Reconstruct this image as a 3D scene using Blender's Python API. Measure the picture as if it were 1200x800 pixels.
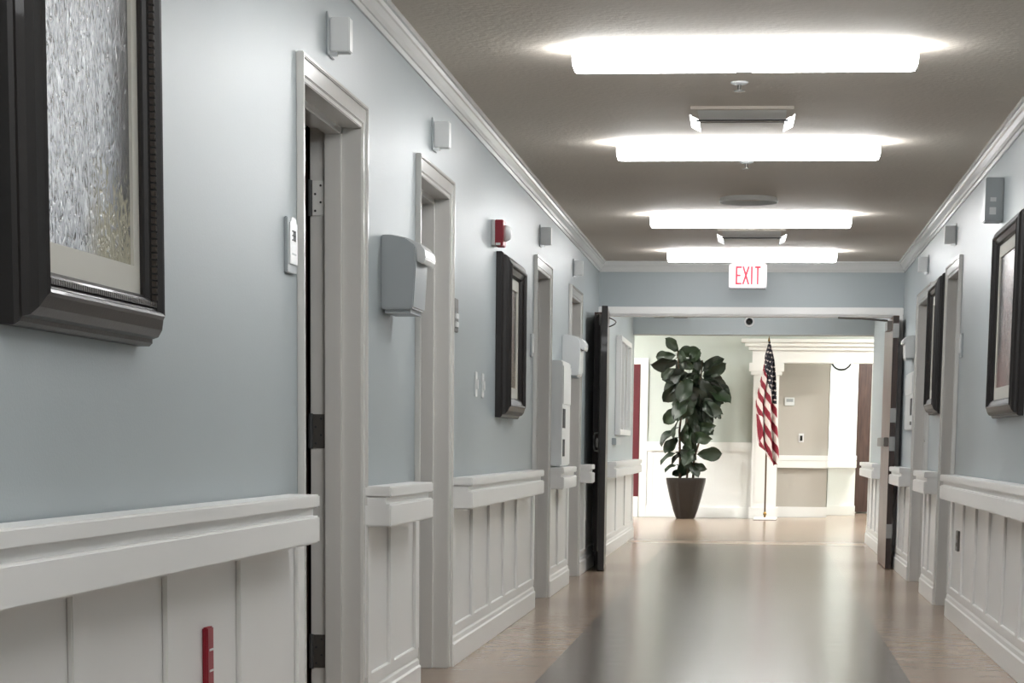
import bpy, bmesh, math, random
from mathutils import Vector, Matrix
random.seed(7)
PI = math.pi
for o in list(bpy.data.objects): bpy.data.objects.remove(o)
SC = bpy.context.scene
C = SC.collection

# ---------------------------------------------------------------- camera
F_PX, PPX, PPY = 2700.0, 596.246, 934.803
cd = bpy.data.cameras.new('camera'); cam = bpy.data.objects.new('camera', cd); C.objects.link(cam)
cd.sensor_fit = 'HORIZONTAL'; cd.sensor_width = 36.0
cd.lens = F_PX/1200*36
cd.shift_x = (600-PPX)/1200; cd.shift_y = (PPY-400)/1200
cd.clip_start = .05; cd.clip_end = 200
_r = Vector((.99422459, .10683503, .01018512)); _u = Vector((-.02623985, .14996876, .98834247)); _f = Vector((-.10406215, .98290165, -.15190597))
cam.matrix_world = Matrix(((_r.x, _u.x, -_f.x, 0), (_r.y, _u.y, -_f.y, 0), (_r.z, _u.z, -_f.z, .95), (0, 0, 0, 1)))
SC.camera = cam
# ---------------------------------------------------------------- world and exposure
w = bpy.data.worlds.new('world'); SC.world = w; w.use_nodes = True
w.node_tree.nodes['Background'].inputs[0].default_value = (.75, .85, 1, 1)
w.node_tree.nodes['Background'].inputs[1].default_value = .02
vs = SC.view_settings
vs.view_transform = 'Standard'; vs.look = 'None'; vs.exposure = 1.32; vs.gamma = 1; vs.use_curve_mapping = False
LAMP = 9.0        # radiance of the corridor diffusers
LOBBY = 75.0      # radiance of the added lobby fill lamps

# ---------------------------------------------------------------- materials
def lin(c):
    return tuple((x/255/12.92 if x/255 <= .04045 else ((x/255+.055)/1.055)**2.4) for x in c)+(1,)
class NT:
    def __init__(s, name):
        s.m = bpy.data.materials.new(name); s.m.use_nodes = True; s.t = s.m.node_tree
        s.b = s.t.nodes['Principled BSDF']
    def n(s, typ, **kw):
        nd = s.t.nodes.new(typ)
        for k, v in kw.items():
            if k.startswith('_'): setattr(nd, k[1:], v)
            else: nd.inputs[k.replace('__', ' ')].default_value = v
        return nd
    def l(s, a, b): s.t.links.new(a, b)
def paint(name, rgb, rough=.45, var=.03, bump=.02, bscale=300, spec=.5, metal=0, coat=0):
    k = NT(name); c = lin(rgb)
    tc = k.n('ShaderNodeTexCoord')
    no = k.n('ShaderNodeTexNoise', Scale=3.0, Detail=5.0)
    k.l(tc.outputs['Object'], no.inputs['Vector'])
    mx = k.n('ShaderNodeMix', _data_type='RGBA')
    mx.inputs[6].default_value = tuple(max(0, x*(1-var)) for x in c[:3])+(1,)
    mx.inputs[7].default_value = tuple(min(1, x*(1+var)) for x in c[:3])+(1,)
    k.l(no.outputs['Fac'], mx.inputs[0]); k.l(mx.outputs[2], k.b.inputs['Base Color'])
    k.b.inputs['Roughness'].default_value = rough; k.b.inputs['Metallic'].default_value = metal
    k.b.inputs['Specular IOR Level'].default_value = spec
    k.b.inputs['Coat Weight'].default_value = coat
    if bump:
        n2 = k.n('ShaderNodeTexNoise', Scale=bscale, Detail=3.0); k.l(tc.outputs['Object'], n2.inputs['Vector'])
        bp = k.n('ShaderNodeBump', Strength=bump, Distance=.01)
        k.l(n2.outputs['Fac'], bp.inputs['Height']); k.l(bp.outputs['Normal'], k.b.inputs['Normal'])
    return k.m
def emit(name, rgb, s, base=(.8, .8, .8)):
    k = NT(name); k.b.inputs['Base Color'].default_value = base+(1,)
    k.b.inputs['Emission Color'].default_value = rgb+(1,); k.b.inputs['Emission Strength'].default_value = s
    return k.m
M = {}
M['wall'] = paint('blue_grey_wall_paint', (168, 177, 180), .42, .02, .06, 160)
M['ceiling'] = paint('taupe_orange_peel_ceiling', (216, 207, 195), .8, .04, .35, 40)
M['white'] = paint('white_gloss_paint', (238, 238, 236), .33, .015, .02, 60)
M['crown'] = paint('crown_gloss_paint', (215, 216, 214), .16, .015, .03, 30)
M['frame'] = paint('door_frame_paint', (218, 217, 213), .18, .02, .08, 14)
M['lobby'] = paint('pale_green_wall_paint', (196, 203, 197), .6, .02, .03)
M['beige'] = paint('beige_wall_paint', (184, 179, 171), .6, .02, .03)
M['plastic'] = paint('white_plastic', (222, 224, 224), .3, .01, 0)
M['greyplastic'] = paint('grey_plastic', (168, 174, 177), .35, .02, 0)
M['blackframe'] = paint('dark_bronze_picture_frame', (26, 21, 19), .42, .2, .05, 90, coat=.1)
M['bead'] = paint('bronze_beading', (58, 50, 44), .4, .2, .05, 90)
M['liner'] = paint('cream_picture_liner', (205, 203, 194), .7, .02, .02)
M['room'] = paint('painted_room_dimness', (60, 58, 55), .9, .02, 0)  # dark wall colour carries the gloom of the unlit rooms
M['steel'] = paint('brushed_steel', (150, 150, 148), .35, .04, .02, 200, metal=.8)
M['darksteel'] = paint('aged_nickel', (105, 102, 98), .4, .06, .02, 200, metal=.7)
M['chrome'] = paint('chrome', (220, 220, 220), .12, .01, 0, metal=1)
M['red'] = paint('alarm_red', (150, 22, 42), .4, .04, 0)
M['redletter'] = emit('exit_red_letters', (.75, .02, .07), .16, (.30, .01, .03))
M['exitface'] = emit('exit_lit_face', (1, .86, .87), .16, (.42, .38, .385))
M['burgundy'] = paint('burgundy_door_paint', (92, 22, 32), .4, .06, 0)
M['black'] = paint('black_plastic', (18, 18, 19), .25, .1, 0)
M['darkslot'] = paint('dark_slot', (62, 64, 65), .6, .05, 0)
M['pot'] = paint('charcoal_ceramic_pot', (34, 29, 26), .35, .12, .03, 30)
M['soil'] = paint('potting_soil', (50, 38, 28), .95, .4, .5, 60)
M['bark'] = paint('grey_brown_bark', (84, 68, 52), .8, .3, .3, 60)
M['flag_red'] = paint('flag_red_cloth', (128, 22, 44), .75, .03, .05)
M['flag_white'] = paint('flag_white_cloth', (214, 204, 202), .75, .02, .05)
M['flag_blue'] = paint('flag_blue_cloth', (18, 20, 36), .75, .05, .05)
M['gold'] = paint('gold_finial', (120, 92, 45), .3, .05, 0, metal=.8)
M['polewood'] = paint('brown_flag_pole', (96, 78, 60), .35, .1, 0)
M['lamp'] = emit('fluorescent_diffuser', (.97, .985, 1), LAMP)
M['lobbyfill'] = emit('added_lobby_glow', (1, .985, .95), LOBBY)
M['pan'] = paint('white_enamel_pan', (230, 230, 226), .4, .01, 0)

def wood(name, a, b, rough, sx=(9, 9, .8)):
    k = NT(name); tc = k.n('ShaderNodeTexCoord'); mp = k.n('ShaderNodeMapping'); mp.inputs['Scale'].default_value = sx
    k.l(tc.outputs['Object'], mp.inputs['Vector'])
    no = k.n('ShaderNodeTexNoise', Scale=3.0, Detail=8.0, Distortion=.8); k.l(mp.outputs[0], no.inputs['Vector'])
    cr = k.n('ShaderNodeValToRGB'); cr.color_ramp.elements[0].color = lin(a); cr.color_ramp.elements[1].color = lin(b)
    cr.color_ramp.elements[0].position = .35; cr.color_ramp.elements[1].position = .65
    k.l(no.outputs['Fac'], cr.inputs[0]); k.l(cr.outputs[0], k.b.inputs['Base Color'])
    k.b.inputs['Roughness'].default_value = rough
    return k.m
M['darkwood'] = wood('dark_walnut_door', (38, 26, 22), (60, 42, 35), .35)
M['brownwood'] = wood('brown_wood_door', (88, 62, 52), (122, 92, 80), .3)
M['lobbywood'] = wood('brown_stained_door', (58, 40, 34), (78, 56, 48), .4)

def leafmat():
    k = NT('fig_leaf'); tc = k.n('ShaderNodeTexCoord'); oi = k.n('ShaderNodeObjectInfo')
    cr = k.n('ShaderNodeValToRGB'); e = cr.color_ramp.elements
    e[0].color = lin((16, 28, 18)); e[1].color = lin((40, 58, 36))
    k.l(oi.outputs['Random'], cr.inputs[0])
    wv = k.n('ShaderNodeTexWave', Scale=9.0, Distortion=2.0); k.l(tc.outputs['Object'], wv.inputs['Vector'])
    mx = k.n('ShaderNodeMix', _data_type='RGBA', _blend_type='MULTIPLY'); mx.inputs[0].default_value = .25
    k.l(cr.outputs[0], mx.inputs[6]); k.l(wv.outputs['Color'], mx.inputs[7]); k.l(mx.outputs[2], k.b.inputs['Base Color'])
    bp = k.n('ShaderNodeBump', Strength=.25, Distance=.01); k.l(wv.outputs['Fac'], bp.inputs['Height']); k.l(bp.outputs[0], k.b.inputs['Normal'])
    k.b.inputs['Roughness'].default_value = .4
    return k.m
M['leaf'] = leafmat()

def floormat():
    k = NT('polished_vinyl_floor'); tc = k.n('ShaderNodeTexCoord')
    sp = k.n('ShaderNodeSeparateXYZ'); k.l(tc.outputs['Object'], sp.inputs[0])
    def math_(op, a, b):
        n = k.n('ShaderNodeMath', _operation=op)
        for i, v in enumerate((a, b)):
            if hasattr(v, 'is_output'): k.l(v, n.inputs[i])
            else: n.inputs[i].default_value = v
        return n.outputs[0]
    X, Y = sp.outputs['X'], sp.outputs['Y']
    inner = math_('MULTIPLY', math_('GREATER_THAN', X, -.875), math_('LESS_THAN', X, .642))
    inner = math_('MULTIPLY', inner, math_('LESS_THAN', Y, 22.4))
    strip = math_('MULTIPLY', math_('GREATER_THAN', Y, 22.9), math_('LESS_THAN', Y, 23.5))
    mp = k.n('ShaderNodeMapping'); mp.inputs['Scale'].default_value = (6, .7, 1); k.l(tc.outputs['Object'], mp.inputs['Vector'])
    no = k.n('ShaderNodeTexNoise', Scale=1.2, Detail=3.0, Distortion=.3); k.l(mp.outputs[0], no.inputs['Vector'])
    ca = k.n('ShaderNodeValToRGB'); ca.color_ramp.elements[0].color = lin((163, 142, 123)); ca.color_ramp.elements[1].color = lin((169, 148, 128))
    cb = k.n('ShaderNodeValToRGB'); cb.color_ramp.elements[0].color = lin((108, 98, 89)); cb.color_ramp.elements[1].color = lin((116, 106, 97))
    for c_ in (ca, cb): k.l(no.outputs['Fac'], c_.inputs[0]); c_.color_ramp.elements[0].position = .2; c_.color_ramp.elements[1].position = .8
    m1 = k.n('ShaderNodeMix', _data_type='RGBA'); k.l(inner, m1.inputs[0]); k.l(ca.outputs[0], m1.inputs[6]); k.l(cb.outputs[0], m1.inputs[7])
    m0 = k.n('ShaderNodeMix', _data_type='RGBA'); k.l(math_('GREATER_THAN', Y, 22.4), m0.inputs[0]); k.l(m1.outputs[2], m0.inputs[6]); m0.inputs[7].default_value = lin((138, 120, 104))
    m2 = k.n('ShaderNodeMix', _data_type='RGBA'); k.l(strip, m2.inputs[0]); k.l(m0.outputs[2], m2.inputs[6]); m2.inputs[7].default_value = lin((176, 160, 143))
    k.l(m2.outputs[2], k.b.inputs['Base Color'])
    k.b.inputs['Roughness'].default_value = .21; k.b.inputs['Specular IOR Level'].default_value = .5
    mp2 = k.n('ShaderNodeMapping'); mp2.inputs['Scale'].default_value = (1.5, 3, 1); k.l(tc.outputs['Object'], mp2.inputs['Vector'])
    n2 = k.n('ShaderNodeTexNoise', Scale=2.0, Detail=3.0); k.l(mp2.outputs[0], n2.inputs['Vector'])
    bp = k.n('ShaderNodeBump', Strength=.08, Distance=.03); k.l(n2.outputs['Fac'], bp.inputs['Height']); k.l(bp.outputs[0], k.b.inputs['Normal'])
    return k.m
M['floor'] = floormat()

def canvasmat(name, cols, flips=0.0):
    """brushwork on canvas: object coordinates, x across 0..1, z up 0..1"""
    k = NT(name); tc = k.n('ShaderNodeTexCoord'); sp = k.n('ShaderNodeSeparateXYZ'); k.l(tc.outputs['UV'], sp.inputs[0])
    mp = k.n('ShaderNodeMapping'); mp.inputs['Scale'].default_value = (20, 8.5, 1); k.l(tc.outputs['UV'], mp.inputs['Vector'])
    n1 = k.n('ShaderNodeTexNoise', Scale=1.5, Detail=5.0, Distortion=2.2); k.l(mp.outputs[0], n1.inputs['Vector'])
    cr = k.n('ShaderNodeValToRGB'); e = cr.color_ramp.elements
    e[0].position = .385; e[0].color = lin(cols[0]); e[1].position = .62; e[1].color = lin(cols[2])
    em = e.new(.45); em.color = lin(cols[1]); k.l(n1.outputs['Fac'], cr.inputs[0])
    n2 = k.n('ShaderNodeTexNoise', Scale=3.5, Detail=4.0); k.l(tc.outputs['UV'], n2.inputs['Vector'])
    # dark thicket towards the far side, pale reeds at the bottom
    def mth(op, a, b):
        n = k.n('ShaderNodeMath', _operation=op)
        for i, v in enumerate((a, b)):
            if hasattr(v, 'is_output'): k.l(v, n.inputs[i])
            else: n.inputs[i].default_value = v
        return n.outputs[0]
    U, V = sp.outputs['X'], sp.outputs['Y']
    d = mth('ADD', U, mth('MULTIPLY', mth('SUBTRACT', n2.outputs['Fac'], .5), .35))
    mr = k.n('ShaderNodeMapRange'); mr.inputs['From Min'].default_value = .72; mr.inputs['From Max'].default_value = .92; k.l(d, mr.inputs['Value'])
    mx = k.n('ShaderNodeMix', _data_type='RGBA'); k.l(mr.outputs[0], mx.inputs[0]); k.l(cr.outputs[0], mx.inputs[6]); mx.inputs[7].default_value = lin(cols[3])
    g = mth('ADD', V, mth('MULTIPLY', mth('SUBTRACT', n1.outputs['Fac'], .5), 1.1))
    mr2 = k.n('ShaderNodeMapRange'); mr2.inputs['From Min'].default_value = .30; mr2.inputs['From Max'].default_value = .12; k.l(g, mr2.inputs['Value'])
    mr3 = k.n('ShaderNodeMapRange'); mr3.inputs['From Min'].default_value = .42; mr3.inputs['From Max'].default_value = .66; k.l(mth('ADD', U, mth('MULTIPLY', mth('SUBTRACT', n1.outputs['Fac'], .5), .4)), mr3.inputs['Value'])
    fz = mth('MULTIPLY', mr2.outputs[0], mr3.outputs[0])
    m3 = k.n('ShaderNodeMix', _data_type='RGBA'); k.l(fz, m3.inputs[0]); k.l(mx.outputs[2], m3.inputs[6]); m3.inputs[7].default_value = lin(cols[4])
    k.l(m3.outputs[2], k.b.inputs['Base Color'])
    bp = k.n('ShaderNodeBump', Strength=.9, Distance=.006); k.l(n1.outputs['Fac'], bp.inputs['Height']); k.l(bp.outputs[0], k.b.inputs['Normal'])
    k.b.inputs['Roughness'].default_value = .22; k.b.inputs['Specular IOR Level'].default_value = .9
    return k.m
M['canvas'] = canvasmat('birch_wood_painting', ((38, 42, 46), (150, 156, 163), (196, 201, 208), (84, 84, 86), (176, 171, 148)))
M['canvas2'] = canvasmat('muted_garden_painting', ((84, 80, 74), (128, 112, 104), (160, 140, 132), (70, 68, 62), (140, 128, 110)))
M['canvas3'] = canvasmat('pink_dusk_painting', ((110, 104, 102), (150, 132, 128), (186, 170, 166), (92, 90, 90), (150, 118, 112)))

# ---------------------------------------------------------------- mesh helpers
class MB:
    def __init__(s): s.v = []; s.f = []; s.uv = None
    def box(s, x0, x1, y0, y1, z0, z1):
        if x0 > x1: x0, x1 = x1, x0
        if y0 > y1: y0, y1 = y1, y0
        if z0 > z1: z0, z1 = z1, z0
        b = len(s.v)
        s.v += [(x0,y0,z0),(x1,y0,z0),(x1,y1,z0),(x0,y1,z0),(x0,y0,z1),(x1,y0,z1),(x1,y1,z1),(x0,y1,z1)]
        s.f += [tuple(b+i for i in q) for q in ((0,3,2,1),(4,5,6,7),(0,1,5,4),(1,2,6,5),(2,3,7,6),(3,0,4,7))]
        return s
    def loft(s, rings, closed=True, caps=True):
        """rings: lists of points, all the same length"""
        b = len(s.v); n = len(rings[0])
        for r in rings: s.v += [tuple(p) for p in r]
        for i in range(len(rings)-1):
            for j in range(n if closed else n-1):
                k = (j+1) % n
                s.f.append((b+i*n+j, b+i*n+k, b+(i+1)*n+k, b+(i+1)*n+j))
        if caps:
            s.f.append(tuple(b+j for j in range(n))[::-1]); s.f.append(tuple(b+(len(rings)-1)*n+j for j in range(n)))
        return s
    def tube(s, pts, r, n=8):
        rings = []
        pts = [Vector(p) for p in pts]
        rr = r if isinstance(r, (list, tuple)) else [r]*len(pts)
        for i, p in enumerate(pts):
            d = (pts[min(i+1, len(pts)-1)]-pts[max(i-1, 0)]).normalized()
            a = d.cross(Vector((0, 0, 1)))
            if a.length < .05: a = d.cross(Vector((0, 1, 0)))
            a.normalize(); c = d.cross(a)
            rings.append([p+(a*math.cos(2*PI*j/n)+c*math.sin(2*PI*j/n))*rr[i] for j in range(n)])
        return s.loft(rings)
    def lathe(s, prof, axis='Z', c=(0, 0, 0), n=24):
        rings = []
        for r, h in prof:
            ring = []
            for j in range(n):
                a = 2*PI*j/n; x, y = r*math.cos(a), r*math.sin(a)
                if axis == 'Z': ring.append((c[0]+x, c[1]+y, c[2]+h))
                elif axis == 'X': ring.append((c[0]+h, c[1]+x, c[2]+y))
                else: ring.append((c[0]+x, c[1]+h, c[2]+y))
            rings.append(ring)
        return s.loft(rings)
    def build(s, name, mat, parent=None, bevel=0, smooth=False, origin=None):
        me = bpy.data.meshes.new(name)
        o0 = Vector(origin) if origin else Vector((0, 0, 0))
        me.from_pydata([tuple(Vector(v)-o0) for v in s.v], [], s.f); me.update()
        bm = bmesh.new(); bm.from_mesh(me); bmesh.ops.recalc_face_normals(bm, faces=bm.faces)
        if bevel: bmesh.ops.bevel(bm, geom=bm.edges, offset=bevel, segments=2, affect='EDGES', clamp_overlap=True)
        bm.to_mesh(me); bm.free()
        if smooth:
            me.polygons.foreach_set('use_smooth', [True]*len(me.polygons))
        me.materials.append(mat)
        ob = bpy.data.objects.new(name, me); C.objects.link(ob)
        if parent is not None:
            ob.parent = parent
            ob.location = o0 - parent_loc(parent)
        else: ob.location = o0
        return ob
def parent_loc(p):
    v = Vector((0, 0, 0))
    while p is not None: v += p.location; p = p.parent
    return v
def thing(name, label, cat, loc, group=None):
    o = bpy.data.objects.new(name, None); o.empty_display_size = .1; C.objects.link(o); o.location = loc
    o['label'] = label; o['category'] = cat
    if group: o['group'] = group
    return o
def tag(o, label, cat, group=None):
    o['label'] = label; o['category'] = cat
    if group: o['group'] = group
    return o
def struct(o, label, cat):
    o['kind'] = 'structure'; o['label'] = label; o['category'] = cat
    return o

# ---------------------------------------------------------------- the setting
XL, XR, ZC, YH = -1.31, 1.108, 2.40, 18.85
TH = .16
Y0 = -2.5
YB = 24.0                       # beam where the corridor meets the lobby
ZL = 2.9                        # lobby ceiling
ZD = 2.02                       # top of the door casings

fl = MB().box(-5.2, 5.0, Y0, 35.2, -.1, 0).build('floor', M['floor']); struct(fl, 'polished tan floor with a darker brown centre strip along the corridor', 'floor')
ce = MB().box(XL-TH, XR+TH, Y0, YB, ZC, ZC+.1).build('ceiling', M['ceiling']); struct(ce, 'low taupe ceiling with an orange peel texture above the corridor', 'ceiling')

left_doors = [(6.55, 7.63), (8.82, 9.80), (13.46, 14.44), (15.92, 16.90)]
right_doors = [(13.42, 14.38), (15.58, 16.95)]
def wall_side(name, x, sgn, doors, ya, yb, label):
    m = MB(); xo = x+sgn*TH; y = ya
    for a, b in doors:
        m.box(x, xo, y, a+.03, 0, ZC); m.box(x, xo, a+.03, b-.03, ZD-.03, ZC); y = b-.03
    m.box(x, xo, y, yb, 0, ZC)
    return struct(m.build(name, M['wall']), label, 'wall')
wL = wall_side('wall_left', XL, -1, left_doors, Y0, YB+.25, 'blue grey painted wall on the left above white wainscot')
wR = wall_side('wall_right', XR, 1, right_doors, Y0, 23.6, 'blue grey painted wall on the right above white wainscot')
struct(MB().box(XL-TH, XR+TH, Y0-.1, Y0, 0, ZC).build('wall_back', M['wall']), 'blue grey wall closing the corridor behind the viewpoint', 'wall')

# header across the corridor over the fire doors
OL, OR_, OZ = -1.238, 1.064, 1.985
hd = MB().box(XL, XR, YH, YH+.15, OZ, ZC).box(XL, OL, YH, YH+.15, 0, OZ).box(OR_, XR, YH, YH+.15, 0, OZ).build('wall_header', M['wall'])
struct(hd, 'blue grey wall band over the double fire doors, behind the exit sign', 'wall')
tr = MB().box(XL, XR, YH-.02, YH+.17, OZ, OZ+.06).box(XL, OL+.0, YH-.02, YH+.17, 0, OZ).box(OR_, XR, YH-.02, YH+.17, 0, OZ).box(OL, OR_, YH-.005, YH+.155, OZ-.012, OZ)
struct(tr.build('trim_1', M['white'], bevel=.004), 'white casing around the double fire door opening', 'trim')
bmz = MB().box(-5.1, 4.9, YB, YB+.25, 2.07, ZL).build('wall_beam', M['wall']); struct(bmz, 'blue grey beam above the entrance to the bright lobby', 'wall')

# crown mouldings
def crownprof(x, s):   # s: direction into the corridor
    p = [(0, 2.317), (.008, 2.317), (.012, 2.332), (.018, 2.334), (.022, 2.350), (.034, 2.368), (.040, 2.372), (.044, 2.384), (.052, 2.386), (.055, 2.40), (0, 2.40)]
    return [(x+s*a, z) for a, z in p]
def crown(name, x, s, ya, yb, label):
    p = crownprof(x, s)
    return struct(MB().loft([[(a, ya, z) for a, z in p], [(a, yb, z) for a, z in p]]).build(name, M['crown']), label, 'trim')
crown('trim_2', XL, 1, Y0, YH, 'white stepped crown moulding along the left wall')
crown('trim_3', XR, -1, Y0, YH, 'white stepped crown moulding along the right wall')
p = crownprof(YH, -1)
struct(MB().loft([[(XL, a, z) for a, z in p], [(XR, a, z) for a, z in p]]).build('trim_4', M['crown']), 'white crown moulding across the end header above the exit sign', 'trim')

# wainscot, battens, baseboards
def seg(wall, x, s, ya, yb, battens, bname, blabel):
    MB().box(x, x+s*.008, ya, yb, .0, .70).build('wainscot_panel', M['white'], wall)
    MB().box(x, x+s*.018, ya, yb, .13, .175).build('wainscot_rail', M['white'], wall, bevel=.003)
    first = None
    for y in battens:
        if first is None:
            first = MB().box(0, s*.013, -.05, .05, -.26, .26).build('batten', M['white'], wall, bevel=.003); o = first
        else:
            o = first.copy(); C.objects.link(o); o.parent = wall
        o.location = Vector((x+s*.007, y, .425))
    p = [(0, 0), (.026, 0), (.028, .004), (.028, .095), (.022, .102), (.020, .12), (.012, .132), (0, .135)]
    p = [(x+s*a, z) for a, z in p]
    b = MB().loft([[(a, ya, z) for a, z in p], [(a, yb, z) for a, z in p]]).build(bname, M['white'])
    struct(b, blabel, 'baseboard')
seg(wL, XL, 1, Y0, 6.55, [1.5, 2.2, 2.9, 3.6, 4.32, 5.03, 5.76, 6.50], 'baseboard_left', 'white baseboard on the left below the first large painting')
seg(wL, XL, 1, 7.63, 8.82, [7.67, 8.17, 8.78], 'baseboard_left', 'white baseboard on the left between the first and second door')
seg(wL, XL, 1, 9.80, 13.46, [9.85, 10.55, 11.22, 11.88, 12.52, 13.42], 'baseboard_left', 'white baseboard on the left below the small dark painting')
seg(wL, XL, 1, 14.44, 15.92, [14.5, 15.1, 15.85], 'baseboard_left', 'white baseboard on the left below the white supply cabinet')
seg(wL, XL, 1, 16.90, YH-.02, [16.95, 17.5], 'baseboard_left', 'white baseboard on the left by the open dark fire door')
seg(wL, XL, 1, YH+.17, YB+.25, [19.9, 21.3, 22.7, 24.1], 'baseboard_left', 'white baseboard on the left beyond the fire doors')
seg(wR, XR, -1, Y0, 13.42, [8.4, 9.1, 9.8, 10.5, 11.2, 11.88, 12.6, 13.3], 'baseboard_right', 'white baseboard on the right below the nearest painting')
seg(wR, XR, -1, 14.38, 15.58, [14.5, 15.1, 15.53], 'baseboard_right', 'white baseboard on the right between the two doorways')
seg(wR, XR, -1, 16.95, YH-.02, [17.0, 17.7, 18.4], 'baseboard_right', 'white baseboard on the right just before the fire doors')
seg(wR, XR, -1, YH+.17, 23.6, [19.2, 19.9, 20.6, 21.3, 22.0, 22.7, 23.4], 'baseboard_right', 'white baseboard on the right beyond the fire doors')

# ---------------------------------------------------------------- door frames and leaves
def door(name, x, s, ya, yb, label, hinge_far=False, strike=False, leaf=None):
    """s=+1: wall on the left, the corridor lies at +x"""
    m = MB(); zi = ZD-.055; cas = .055
    xf = x+s*.014; xb = x-s*TH
    for y0, d in ((ya, 1), (yb, -1)):
        m.box(x-s*.002, xf, y0, y0+d*cas, 0, ZD)                           # face casing
        m.box(xf-s*.004, xb, y0+d*.03, y0+d*.062, 0, ZD-.03)
        m.box(x-s*.055, x-s*.110, y0+d*.06, y0+d*.080, 0, zi)
    m.box(x-s*.002, xf+s*.0005, ya, yb, zi, ZD)
    m.box(xf-s*.004, xb, ya+.03, yb-.03, ZD-.07, ZD-.03)
    m.box(x-s*.055, x-s*.110, ya+.06, yb-.06, ZD-.09, ZD-.06)
    # rolled outer edge
    m.box(x, x+s*.022, ya-.004, ya+.008, 0, ZD+.004); m.box(x, x+s*.022, yb-.008, yb+.004, 0, ZD+.004); m.box(x, x+s*.022, ya-.003, yb+.003, ZD-.008, ZD+.0045)
    fr = m.build(name, M['frame'], bevel=.0025); struct(fr, label, 'door')
    if hinge_far:
        h0 = None
        for z in (.26, .985, 1.73):
            h = MB(); h.box(xb+s*.006, xb+s*.048, yb-.066, yb-.060, z-.055, z+.055)
            h.build('hinge', M['pan'] if z > 1.5 else M['darksteel'], fr, bevel=.001)
            h = MB().tube([(xb+s*.002, yb-.072, z-.057), (xb+s*.002, yb-.072, z+.057)], .008)
            for dz in (-.04, -.013, .013, .04): h.tube([(xb+s*(.018 if dz in (-.04, .013) else .036), yb-.0655, z+dz), (xb+s*(.018 if dz in (-.04, .013) else .036), yb-.068, z+dz)], .004, 6)
            h.build('hinge_knuckle', M['darkslot'], fr)
    if strike:
        st = MB().box(xb+s*.012, xb+s*.042, yb-.065, yb-.060, .87, 1.0).build('strike_plate', M['darksteel'], fr, bevel=.001)
        MB().box(xb+s*.020, xb+s*.034, yb-.067, yb-.0645, .915, .955).build('strike_hole', M['black'], st)
    if leaf == 'far90':      # open into the room, hinged on the far jamb
        l = MB().box(xb-s*.012, xb-s*.86, yb-.075, yb-.031, .012, ZD-.075).build('door_leaf', M['darkwood'], fr)
        MB().tube([(xb-s*.80, yb-.076, 1.0), (xb-s*.80, yb-.125, 1.0), (xb-s*.70, yb-.125, 1.0)], .010).build('lever_handle', M['steel'], l)
    elif leaf == 'near90':
        l = MB().box(xb-s*.012, xb-s*.86, ya+.031, ya+.075, .012, ZD-.075).build('door_leaf', M['darkwood'], fr)
        MB().tube([(xb-s*.80, ya+.076, 1.0), (xb-s*.80, ya+.125, 1.0), (xb-s*.70, ya+.125, 1.0)], .010).build('lever_handle', M['steel'], l)
    elif leaf == 'closed':
        l = MB().box(x-s*.112, x-s*.156, ya+.063, yb-.063, .012, ZD-.073).build('door_leaf', M['darkwood'], fr)
        MB().tube([(x-s*.111, yb-.14, 1.0), (x-s*.065, yb-.14, 1.0), (x-s*.065, yb-.25, 1.0)], .010).build('lever_handle', M['steel'], l)
    return fr
door('door_1', XL, 1, *left_doors[0], 'nearest door on the left standing open, with three hinges on its far jamb', True, False, 'far90')
door('door_2', XL, 1, *left_doors[1], 'second doorway on the left beside the grey towel dispenser, strike plate on its jamb', False, True, 'near90')
door('door_3', XL, 1, *left_doors[2], 'third doorway on the left, just past the dark framed painting', False, False, 'closed')
door('door_4', XL, 1, *left_doors[3], 'fourth doorway on the left, nearest the fire doors', False, False, 'closed')
door('door_5', XR, -1, *right_doors[0], 'nearer doorway on the right between the two paintings', False, False, 'closed')
door('door_6', XR, -1, *right_doors[1], 'farther doorway on the right next to the fire door', False, False, 'closed')
# rooms behind the two open doors, their dimness put into the wall colour
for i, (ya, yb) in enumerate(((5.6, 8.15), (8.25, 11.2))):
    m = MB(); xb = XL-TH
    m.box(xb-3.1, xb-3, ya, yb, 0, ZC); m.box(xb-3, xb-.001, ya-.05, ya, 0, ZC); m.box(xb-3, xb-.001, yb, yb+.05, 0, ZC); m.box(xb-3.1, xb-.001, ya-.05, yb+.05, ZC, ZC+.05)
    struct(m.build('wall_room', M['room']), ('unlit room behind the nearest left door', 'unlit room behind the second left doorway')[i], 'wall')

# ---------------------------------------------------------------- handrails
def handrail(wx, s, ya, yb, label, z=0):
    t = thing('handrail', label, 'handrail', (wx, (ya+yb)/2, 0), 'white crash handrails along the walls')
    f = wx+s*.10
    MB().box(wx+s*.009, f, ya, yb, .770, .806).build('top_rail', M['white'], t, bevel=.004)
    MB().box(wx+s*.009, f-s*.018, ya+.004, yb-.004, .745, .772).build('groove_strip', M['white'], t)
    MB().box(wx+s*.009, f, ya, yb, .672, .748).build('bumper_rail', M['white'], t, bevel=.005)
    return t
handrail(XL, 1, -1.0, 6.36, 'white handrail at lower left, the nearest one, ending at the open door')
handrail(XL, 1, 7.62, 8.63, 'short white handrail between the first two left doors under the towel dispenser')
handrail(XL, 1, 9.83, 13.16, 'long white handrail on the left below the small dark painting')
handrail(XL, 1, 14.50, 15.53, 'short white handrail on the left below the supply cabinet')
handrail(XL, 1, 16.95, 17.27, 'very short white handrail stub touching the dark fire door')
handrail(XL, 1, 19.9, 24.3, 'white handrail on the left wall beyond the fire doors')
handrail(XR, -1, 1.0, 13.16, 'long white handrail on the right below the nearest painting')
handrail(XR, -1, 14.42, 15.45, 'short white handrail on the right between the two doorways')
handrail(XR, -1, 17.0, 18.30, 'white handrail on the right just before the fire door')
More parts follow.
